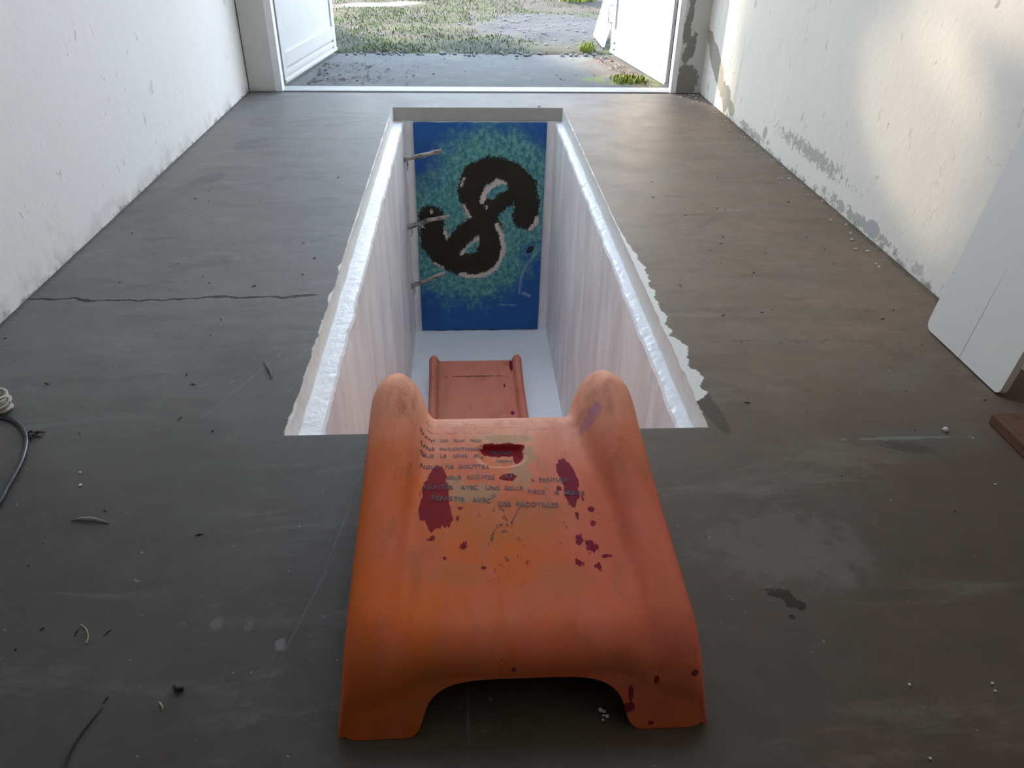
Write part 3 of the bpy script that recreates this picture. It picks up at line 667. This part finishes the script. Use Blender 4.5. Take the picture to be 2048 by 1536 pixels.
    # the same paint at the foot and low end
    feet = q.mx(q.ell(q.x, q.z, .245, .04, .012, .009, n=rag, amp=1.4, soft=.15), q.ell(q.x, q.z, .352, .10, .006, .005, n=rag, amp=.8, soft=.15), q.ell(q.x, q.z, .25, .065, .004, .014, n=rag, amp=1.2, soft=.15), q.ell(q.x, q.z, .285, .012, .005, .004), q.ell(q.x, q.z, .06, .115, .004, .004), q.ell(q.x, q.z, .29, .09, .004, .008, n=rag, amp=1.3, soft=.15))
    c = q.mix(q.mul(feet, q.step(q.y, .86, .82), .85), c, (0.12, 0.01, 0.03))
    low = q.mx(E(.262, 4.25, .012, .06, n=rag, amp=1.5, soft=.1), E(.21, 4.02, .006, .02, n=rag, amp=1.0, soft=.1), E(.245, 3.72, .012, .02, n=q.noise(90, 3, .6), amp=2.2, soft=.1))
    c = q.mix(low, c, (0.16, 0.012, 0.04))
    c = q.mix(q.mul(E(.03, 4.13, .17, .006, n=q.noise(30, 3, .6), amp=3.0, soft=.2), .8), c, (0.10, 0.02, 0.02))
    c = q.mix(q.mul(E(-.19, 3.95, .05, .35, n=b, amp=1.0, soft=.9), .35), c, (0.28, 0.14, 0.07))
    # lilac rub, pale mould lip round the hand hole
    c = q.mix(q.mul(E(.262, 1.345, .020, .022, n=rag, amp=1.8, soft=.4), .6), c, (0.36, 0.17, 0.30))
    rim = q.mul(E(HX, 1.262, .055, .036, soft=.12), q.step(E(HX, 1.270, .046, .034, soft=.15), .7, .2), q.step(q.y, 1.285, 1.265))
    c = q.mix(q.mul(rim, .5), c, (0.70, 0.38, 0.22))
    c = q.mix(q.mul(q.step(q.noise(60, 2, .5, off=(8, 1, 3)), .74, .77), .6), c, (0.12, 0.05, 0.03))
    q.color(c)
    q.bump(q.math('ADD', q.math('MULTIPLY', fine, .2), q.math('MULTIPLY', b, .3)), .12, .004)
    return q.m
slide = empty('slide', (0.073, 1.1, 0.0))
tag(slide, 'faded orange plastic slide running from the floor down into the white pit', 'slide')
body = mesh('slide_body', v, f, slide_mat(), slide, smooth=True)
sd = body.modifiers.new('thickness', 'SOLIDIFY'); sd.thickness = .005; sd.offset = -1
sb = body.modifiers.new('smooth', 'SUBSURF'); sb.levels = 1; sb.render_levels = 1
dg = bpy.context.evaluated_depsgraph_get(); ev = body.evaluated_get(dg); me = ev.to_mesh()
bvh = BVHTree.FromPolygons([tuple(p.co) for p in me.vertices], [tuple(p.vertices) for p in me.polygons]); ev.to_mesh_clear()
# handwriting on the seat
ink = plain('dark_ink', (.020, .012, .028), .6, .5, 60); faded = plain('faded_ink', (.17, .07, .06), .6, .4, 60)
def draped(name, vs, fs, mat):
    out = []
    for x, y in vs:
        h = bvh.ray_cast(Vector((x, y, 1.0)), Vector((0, 0, -1)))[0]
        out.append((x, y, (h.z if h else .15) + .0012))
    return mesh(name, out, fs, mat, slide)
def write(txt, x0, x1, y0, y1, h, mat=ink, wob=.25):
    """one hand-written line from (x0, y0) to (x1, y1), letters h tall"""
    c_ = bpy.data.curves.new('t', 'FONT'); c_.body = txt; c_.size = 1; c_.offset = .012; c_.space_character = 1.1
    o = bpy.data.objects.new('t', c_); C.objects.link(o)
    d_ = bpy.context.evaluated_depsgraph_get(); d_.update(); mm = o.evaluated_get(d_).to_mesh()
    pts = [(p.co.x, p.co.y) for p in mm.vertices]; fs = [tuple(p.vertices) for p in mm.polygons]
    W = max(p[0] for p in pts) if pts else 1
    k = random.random() * 50
    out = []
    for a, b in pts:
        u = a / W; out.append((x0 + (x1 - x0) * u, y0 + (y1 - y0) * u + h * (b / .72 + wob * n1(a * 2.2, k))))
    draped('lettering', out, fs, mat)
    o.evaluated_get(d_).to_mesh_clear(); bpy.data.objects.remove(o); bpy.data.curves.remove(c_)
write('NOUS   NE  GOUTTEZ', -.108, .035, 1.228, 1.226, .013)
write('VOUS   SCULPTEZ', -.055, .045, 1.190, 1.188, .013)
write('>  PEINTURE', .118, .192, 1.176, 1.172, .013)
write('QUITTER   AVEC   UNE  BELLE', -.098, .10, 1.160, 1.150, .013)
write('PIECE    IS  MIEUX', .108, .222, 1.138, 1.128, .013)
write('REPARTIR   AVEC', -.082, .035, 1.125, 1.112, .014)
write('DES  PACOTILLES', .048, .165, 1.102, 1.094, .014)
write('LE', .036, .044, 1.128, 1.128, .011); write('ET', .066, .084, 1.190, 1.192, .014)
write('QUE   LE   SENS   DU', -.11, .022, 1.268, 1.266, .012)
write('UNE  PARENTHESE    VERNIS', -.11, .085, 1.296, 1.290, .011)
write('DANS   SES   JEUX   NOS', -.112, .02, 1.330, 1.326, .010)
write('ABSENTE', .05, .085, 1.262, 1.256, .009)
write('-~--   ~-~   --~  -~-', -.10, .03, 1.362, 1.358, .009, faded); write('-~-   ~--~-   -- ~-~--   -~--~', -.11, .10, 1.385, 1.383, .007, faded)
write('-- ~- -~-   --~ -~- ~--   -~--', -.10, .12, 1.400, 1.400, .006, faded); write('~--~- --~ -~--   ~--~- -- ~-~-', -.09, .14, 1.415, 1.415, .006, faded)
write('-~ --~-   ~-- -~--~  -- ~- --~-   ~-~--~', -.08, .20, 1.430, 1.430, .006, faded)
write('~- -~--', .11, .19, 1.405, 1.412, .006, faded); write('-~--~', .13, .19, 1.37, 1.378, .006, faded)
for k in range(9):                                                     # lines that climb the inner faces of the two high sides
    write('--~ %s ~--' % ('-~', '--', '~--')[k % 3], -.118 - .004 * (k % 3), -.165 + .004 * (k % 4), 1.31 + .014 * k, 1.335 + .014 * k, .006, faded)
    write('~- %s --~-' % ('-~-', '--', '~-')[k % 3], .232 + .004 * (k % 3), .285 - .004 * (k % 4), 1.335 + .012 * k, 1.385 + .010 * k, .006, faded)
# little sad face drawn under the text
DV, DF = [], []
def dot(x, y, r=.0022):
    n = len(DV); DV.extend((x + r * math.cos(a * math.pi / 3), y + r * math.sin(a * math.pi / 3)) for a in range(6)); DF.append(tuple(range(n, n + 6)))
for x, y in ((.052, 1.048), (.062, 1.048), (.0505, 1.0465), (.0635, 1.0465)): dot(x, y, .0025)
for k in range(7): a = math.pi * k / 6; dot(.057 + .005 * math.cos(a), 1.026 + .005 * math.sin(a), .0014)
for k in range(5): dot(.045 - .003 * k, 1.047 - .007 * k, .0017)
for k in range(7): dot(.072 + .003 * k, 1.055 + .007 * k, .0018)
draped('face_doodle', DV, DF, ink)

# ------------------------------------------------------------------ painted panel at the far end of the pit
def panel():
    NX, NY = 150, 260
    x00, x01, z0, z1 = -.343, .514, -.088, -1.592
    # island strokes in panel units (u right, w down, both scaled so that the panel is 1 x 1.72)
    def uv(cx, cy):                                  # picture units measured on the panel itself
        w = (cy - 140) / (1450 - 140); xl = 402 + 53 * w; xr = 1260 - 55 * w
        return ((cx - xl) / (xr - xl), w * 1.72)
    S1 = [uv(*p) for p in ((1125, 690), (1130, 600), (1110, 500), (1020, 430), (900, 400), (800, 440), (765, 520), (790, 600), (850, 680), (890, 760), (900, 850), (880, 950), (800, 1000), (700, 985), (600, 940), (530, 850), (520, 760), (515, 690))]
    S2 = [uv(*p) for p in ((960, 590), (870, 660), (800, 740), (720, 800), (660, 870))]
    S3 = [uv(*p) for p in ((1060, 500), (960, 590), (880, 650))]
    bands = [([(940, 740), (968, 810), (985, 890), (965, 960), (925, 1025), (860, 1062), (790, 1075), (710, 1058)], .017), ([(1195, 700), (1188, 735), (1160, 760)], .016), ([(985, 488), (945, 470), (890, 515), (855, 545), (845, 590)], .020),
             ([(728, 455), (708, 500)], .006), ([(725, 615), (765, 690)], .009), ([(512, 645), (518, 655)], .008), ([(812, 825), (765, 870), (705, 920)], .010), ([(605, 780), (612, 810)], .011), ([(540, 985), (590, 1010)], .006), ([(865, 622), (868, 630)], .007), ([(450, 740), (470, 745)], .007)]
    bands = [([uv(*p) for p in b], r) for b, r in bands]
    lags = [([(900, 560), (940, 525), (990, 512)], .030), ([(745, 900), (810, 850)], .016)]
    lags = [([uv(*p) for p in b], r) for b, r in lags]
    def seg(p, a, b):
        ax, ay = a; bx, by = b; dx, dy = bx - ax, by - ay; l = dx * dx + dy * dy
        t = min(1, max(0, ((p[0] - ax) * dx + (p[1] - ay) * dy) / l)); return math.hypot(p[0] - ax - dx * t, p[1] - ay - dy * t)
    wake = [uv(*p) for p in ((1215, 895), (1170, 950), (1120, 1020), (1095, 1090), (1085, 1190))]
    boat = uv(1155, 897); foam = [uv(*p) for p in ((960, 1270), (1060, 1275), (1110, 1190), (1150, 1210))]
    v, f, A = [], [], {k: [] for k in ('island', 'sand', 'lagoon', 'teal', 'wake', 'boat')}
    for j in range(NY + 1):
        w = j / NY
        for i in range(NX + 1):
            u = i / NX; xl = x00 - .013 * w; xr = x01 - .011 * w
            v.append((xl + (xr - xl) * u, 4.972 - .03 * (1 - w) * 0 + .0 , z0 + (z1 - z0) * w + (.010 * n1(u * 9, 3) if j == NY else 0) + (.004 * n1(u * 7, 1) if j == 0 else 0)))
            p = (u, w * 1.72); q_ = (p[0] + .010 * n1(u * 26, w * 44), p[1] + .010 * n1(u * 26, w * 44, 7))
            d = min(seg(q_, a, b) for a, b in zip(S1, S1[1:])) - .102
            d2 = min([seg(q_, a, b) for a, b in zip(S2, S2[1:])] + [seg(q_, a, b) for a, b in zip(S3, S3[1:])]) - .082
            d = min(d, d2); A['island'].append(d)
            A['sand'].append(min(seg(q_, a, b) - r for B_, r in bands for a, b in zip(B_, B_[1:])))
            A['lagoon'].append(min(seg(q_, a, b) - r for B_, r in lags for a, b in zip(B_, B_[1:])))
            A['teal'].append(min(seg(p, a, b) for a, b in zip(S1, S1[1:])))
            A['wake'].append(min(min(seg(p, a, b) for a, b in zip(wake, wake[1:])) - .012 * (1.2 - w), min(seg(p, foam[0], foam[1]) - .004, seg(p, foam[2], foam[3]) - .012)))
            A['boat'].append(math.hypot((p[0] - boat[0] + .6 * (p[1] - boat[1])) / .028, (p[1] - boat[1] - .3 * (p[0] - boat[0])) / .040) - 1)
    W = NX + 1
    for j in range(NY):
        for i in range(NX): a = j * W + i; f.append((a, a + W, a + W + 1, a + 1))
    q = Mat('painted_sea', .42, .35)
    I, S, Lg, Tl, Wk, B = (q.attr(k) for k in ('island', 'sand', 'lagoon', 'teal', 'wake', 'boat'))
    n_ = q.noise(70, 5, .65); n2 = q.noise(26, 5, .65, v=(1, 1, .8)); n3 = q.noise(5, 4, .6)
    jag = q.math('MULTIPLY', q.math('SUBTRACT', q.noise(95, 4, .7), .5), .11)
    deep = q.mix(n3, (0.006, 0.065, 0.24), (0.018, 0.13, 0.38)); teal = q.mix(q.step(q.noise(34, 5, .7, v=(1, 1, .7)), .34, .68), (0.022, 0.150, 0.190), (0.17, 0.44, 0.40)); teal = q.mix(q.math('MULTIPLY', q.step(q.noise(9, 4, .6, off=(3, 3, 3)), .5, .7), .5), teal, (0.10, 0.36, 0.28))
    c = q.mix(q.step(q.math('ADD', Tl, q.math('MULTIPLY', q.math('SUBTRACT', q.noise(14, 6, .7, off=(1, 1, 1)), .5), .55)), .43, .20), deep, teal)
    c = q.mix(q.mul(q.step(n_, .60, .72), q.step(Tl, .36, .2), .5), c, (0.16, 0.40, 0.37))
    c = q.mix(q.math('MULTIPLY', q.step(q.math('ADD', Wk, q.math('MULTIPLY', jag, .3)), .010, -.006), .45), c, (0.36, 0.46, 0.54))
    sand = q.mix(n_, (0.52, 0.44, 0.39), (0.72, 0.65, 0.59))
    c = q.mix(q.mul(q.step(q.math('ADD', I, jag), .012, .004), q.step(S, .04, .0)), c, sand)
    dark = q.mix(n_, (0.004, 0.006, 0.004), (0.026, 0.026, 0.014))
    c = q.mix(q.step(q.math('ADD', I, jag), .003, -.003), c, dark)
    c = q.mix(q.step(q.math('ADD', S, q.math('MULTIPLY', jag, .6)), .004, -.004), c, sand)
    c = q.mix(q.step(q.math('ADD', Lg, q.math('MULTIPLY', jag, .8)), .004, -.006), c, teal)
    c = q.mix(q.step(B, .1, -.1), c, (0.012, 0.018, 0.024))
    q.color(c); q.bump(q.math('ADD', n_, n2), .25, .004)
    o = mesh('painted_panel', v, f, q.m, smooth=True)
    for k, a in A.items():
        at = o.data.attributes.new(k, 'FLOAT', 'POINT'); at.data.foreach_set('value', a)
    sd = o.modifiers.new('thickness', 'SOLIDIFY'); sd.thickness = .012; sd.offset = -1
    return tag(o, 'blue painted panel of an S-shaped island in the sea, against the far pit wall', 'painting')
panel()

# ------------------------------------------------------------------ three dead branches sticking out of the pit wall
def bark():
    q = Mat('weathered_branch', .85, .2); a = q.noise(40, 5, .7, v=(.3, 1, 1))
    q.color(q.mix(q.step(a, .35, .65), (.085, .070, .060), (.46, .42, .38))); q.bump(a, .7, .006); return q.m
M['bark'] = bark()
for (y, z, y2, x2, z2, nm) in ((4.797, -.274, 4.83, -.160, -.226, 'topmost'), (4.782, -.715, 4.82, -.122, -.645, 'middle'), (4.762, -1.14, 4.80, -.166, -1.042, 'lowest')):
    k = random.random() * 9
    pts = [(-.408 + (x2 + .408) * t, y + (y2 - y) * t + .006 * n1(t * 3, k), z + (z2 - z) * t + .010 * n1(t * 3, k + 5)) for t in [i / 12 for i in range(13)]]
    b = MB(); b.tube(pts, lambda t: .0165 - .003 * t + .002 * math.sin(t * 17), 9)
    i = 3; b.tube([pts[1], (pts[1][0] + .012, pts[1][1] - .01, pts[1][2] - .035), (pts[1][0] + .004, pts[1][1] - .012, pts[1][2] - .07)], lambda t: .006 * (1 - .6 * t), 6)
    tag(b.build('dead_branch', M['bark'], smooth=True), nm + ' of the three grey branches sticking out beside the blue panel', 'branch', 'branches in the pit wall')

# ------------------------------------------------------------------ boards by the right wall
q = Mat('scuffed_white_board', .5, .35)
nb = q.noise(14, 5, .65); cb = q.mix(q.math('MULTIPLY', q.step(nb, .55, .75), .35), (.78, .755, .70), (.68, .66, .62))
cb = q.mix(q.mul(q.step(q.noise(30, 4, .6, v=(1, 1, .5)), .68, .72), q.step(q.z, .35, .1), .5), cb, (.36, .37, .42))
seam = q.mul(q.step(q.math('ABSOLUTE', q.math('ADD', q.math('SUBTRACT', q.y, 1.862), q.math('MULTIPLY', q.math('SUBTRACT', q.noise(6, 3), .5), .012))), .0022, .0008), q.step(q.z, .36, .12), .7)
cb = q.mix(seam, cb, (.13, .13, .13)); q.color(cb); q.bump(nb, .15, .004)
ol = []
Wd, Hd = .392, 1.18
for (cx_, cy_, r, a0) in ((.02, .02, .02, math.pi), (Wd - .028, .028, .028, 1.5 * math.pi), (Wd - .01, Hd - .01, .01, 0), (.01, Hd - .01, .01, .5 * math.pi)):
    for k in range(6): a = a0 + k / 5 * math.pi / 2; ol.append((cx_ + r * math.cos(a), cy_ + r * math.sin(a)))
lean = math.atan(.128)
def bp(u, w, d): return (1.451 + w * math.sin(lean) + d * math.cos(lean), 1.664 + u, .003 + w * math.cos(lean) - d * math.sin(lean) + .003)
n = len(ol); v = [bp(u, w, 0) for u, w in ol] + [bp(u, w, .022) for u, w in ol]
f = [tuple(range(n)), tuple(reversed(range(n, 2 * n)))] + [(i, i + n, (i + 1) % n + n, (i + 1) % n) for i in range(n)]
tag(mesh('white_board', v, f, q.m), 'scuffed white board leaning upright against the right wall', 'board')
q = Mat('rusty_brown_plank', .75, .25); a = q.noise(12, 6, .7); b_ = q.noise(30, 4, .7, off=(3, 1, 2))
cp = q.mix(a, (.075, .038, .024), (.20, .095, .058)); cp = q.mix(q.math('MULTIPLY', q.step(b_, .6, .68), .8), cp, (.045, .02, .014)); cp = q.mix(q.math('MULTIPLY', q.step(q.noise(45, 3, .6, off=(5, 5, 5)), .68, .72), .5), cp, (.4, .36, .32)); q.color(cp); q.bump(a, .5, .01)
tag(MB().box(1.352, 1.60, .95, 1.545, 0.001, .032).build('brown_plank', q.m, bevel=.004), 'rust brown plank lying flat on the floor in front of the white board', 'plank')

# ------------------------------------------------------------------ cable and twine on the left
def smooth_pts(P, n=10):
    return [catmull(P, i / n) for i in range((len(P) - 1) * n + 1)]
cp = smooth_pts([(-1.215, 1.648, .010), (-1.186, 1.640, .006), (-1.16, 1.628, .006), (-1.122, 1.594, .006), (-1.090, 1.546, .006), (-1.068, 1.486, .006), (-1.056, 1.43, .006), (-1.048, 1.368, .006), (-1.040, 1.300, .006), (-1.05, 1.2, .006), (-1.10, 1.08, .006), (-1.20, .92, .006), (-1.30, .70, .006), (-1.33, .40, .006), (-1.38, .05, .006), (-1.36, -.4, .006), (-1.40, -1.0, .006)])
tag(MB().tube(cp, .0055, 10).build('cable', plain('black_rubber', (.022, .022, .028), .32, .3, 30, .5), smooth=True), 'black rubber cable curving over the floor at the left', 'cable')
tw = MB()
for k in range(9):
    a0 = k * .7; R_ = .030 - .0012 * k; tilt = .5 * math.sin(k * 1.9)
    pts = [(-1.212 + R_ * math.cos(t) * .9 + .004 * n1(k, t), 1.672 + R_ * math.sin(t) * math.cos(tilt) * 1.15, .032 + R_ * math.sin(t) * math.sin(tilt) * .7 + .018 * math.sin(k * 2.3)) for t in [2 * math.pi * j / 18 for j in range(19)]]
    tw.tube(pts, .0045, 6, cap=False)
tag(tw.build('twine_coil', plain('pale_twine', (.46, .43, .37), .8, .3, 60), smooth=True), 'small pale coil of twine beside the black cable', 'twine')

# ------------------------------------------------------------------ bits lying on the floor
def stick(name, pts, r, mat, label, cat, group=None):
    return tag(MB().tube(smooth_pts([(x, y, r + z) for x, y, z in pts], 5), lambda t: r * (.35 + 1.3 * t * (1 - t) * 2), 6).build(name, mat, smooth=True), label, cat, group)
straw = plain('dry_straw', (.36, .30, .20), .7, .3, 60); dk = plain('dark_dry_leaf', (.030, .024, .018), .7, .4, 60); grt = plain('grey_twig', (.16, .14, .12), .8, .4, 60)
v = []; nn = 14
pl_ = [(-.863 + .083 * t, 1.256 - .012 * t + .003 * math.sin(t * 3.1), .004 + .007 * math.sin(math.pi * t)) for t in [i / nn for i in range(nn + 1)]]
for (x, y, z), i in zip(pl_, range(nn + 1)):
    w = .0052 * math.sin(math.pi * (i + .3) / (nn + .6)) + .0008; v += [(x, y - w, max(.0008, z - .004)), (x, y, z), (x, y + w, max(.0008, z - .001))]
f = [(i * 3 + j, i * 3 + 3 + j, i * 3 + 4 + j, i * 3 + 1 + j) for i in range(nn) for j in range(2)]
o = mesh('dry_leaf', v, f, grt, smooth=True); sd = o.modifiers.new('t', 'SOLIDIFY'); sd.thickness = .001
tag(o, 'long narrow curled dry leaf on the floor left of the slide', 'leaf')
stick('twig', [(-.593, 1.900, .002), (-.578, 1.872, .001), (-.563, 1.842, .003), (-.553, 1.812, .001)], .0042, grt, 'short curved twig on the floor left of the pit', 'twig')
stick('twig', [(-.620, .800, 0), (-.634, .760, .001), (-.640, .72, .002), (-.636, .66, 0), (-.66, .60, 0)], .0022, dk, 'thin dark twig at the lower left edge of the floor', 'twig')
tag(MB().tube(smooth_pts([(-.728, .975, .003), (-.712, .962, .004), (-.702, .945, .003), (-.700, .930, .003)], 4), .0013, 6).build('straw', straw, smooth=True), 'pale bent straw right above the thin dark twig', 'straw')
tag(MB().tube([(-.530, .806, .002), (-.523, .798, .004), (-.520, .790, .002)], .0014, 6).build('straw', straw, smooth=True), 'tiny pale straw right of the thin dark twig', 'straw')
b = MB()
for k in range(6):
    a = k * 1.05 + .3; b.tube([(-1.082, 1.569, .006), (-1.082 + .013 * math.cos(a), 1.569 + .013 * math.sin(a), .010 - .004 * (k % 2)), (-1.082 + .024 * math.cos(a + .3), 1.569 + .022 * math.sin(a + .3), .002)], lambda t: .0042 * (1 - .7 * t), 6)
tag(b.build('dry_clump', dk, smooth=True), 'crumpled black leaf clump right of the black cable', 'leaf')
b = MB(); b.tube([(-.512, .834, .004), (-.506, .826, .008), (-.498, .829, .004)], .005, 6)
tag(b.build('dry_clump', dk, smooth=True), 'dark crumpled scrap left of the slide foot', 'scrap')
def crumb(x, y, r, label, group, mat, z=.0):
    v, f = [], []; lump(v, f, x, y, z + r * .2, r, .7); return tag(mesh('crumb', v, f, mat, smooth=True), label, 'crumb', group)
wht = plain('white_plaster_crumb', (.70, .69, .66), .8, .15, 80)
G = 'white plaster crumbs by the right foot'
for i, (x, y, r) in enumerate(((.2075, .760, .0042), (.213, .757, .0036), (.2165, .748, .0040), (.211, .750, .0022), (.209, .742, .0026))):
    crumb(x, y, r, 'white plaster crumb in the cluster under the arch by the right slide foot', G, wht)
for x, y, r, l in ((1.219, 1.514, .0085, 'largest white plaster crumb, beside the dark smear near the brown plank'), (1.274, 1.480, .003, 'tiny white crumb between the largest crumb and the brown plank'),
                   (1.224, 1.301, .003, 'white crumb on dark floor in front of the brown plank'), (-.892, 1.373, .0045, 'larger of two white crumbs near the black cable'), (-.912, 1.420, .0032, 'smaller of two white crumbs near the black cable'),
                   (.463, 5.026, .009, 'white chip at the far edge of the pit by the doorway')):
    crumb(x, y, r, l, 'scattered white crumbs', wht)
for x, y in ((.902, .781), (.898, .766), (.721, .652), (.754, .785)):
    crumb(x, y, .003, 'small white speck on the dark floor in the bottom right corner', 'specks in the bottom right corner', wht)
v, f = [], []
for i in range(90):
    t = random.random(); y = 5.38 - 2.9 * t ** 1.6; x = XR - .012 - abs(random.gauss(0, .05 if y < 5.1 else .09))
    lump(v, f, x, y, .0, random.uniform(.002, .009), .5)
tag(mesh('plaster_flakes', v, f, plain('flaked_plaster', (.50, .46, .40), .85, .5, 50)), 'flaked plaster crumbs along the foot of the right wall', 'plaster', kind='stuff')
v, f = [], []
for i in range(160):
    x = random.uniform(-1.4, 1.5); y = random.uniform(.7, 3.6)
    if -.55 < x < .72 and y > .72: continue
    n = len(v); a = random.random() * 3.14; l = random.uniform(.002, .011); w = random.uniform(.0008, .002)
    c_, s_ = math.cos(a), math.sin(a); v += [(x - c_ * l - s_ * w, y - s_ * l + c_ * w, .001), (x - c_ * l + s_ * w, y - s_ * l - c_ * w, .001), (x, y, .003 + w), (x + c_ * l, y + s_ * l, .001)]; f += [(0 + n, 1 + n, 2 + n), (2 + n, 3 + n, n), (1 + n, 3 + n, 2 + n)]
tag(mesh('floor_grit', v, f, dk), 'dark grit and bits of dry leaf strewn over the concrete floor', 'grit', kind='stuff')
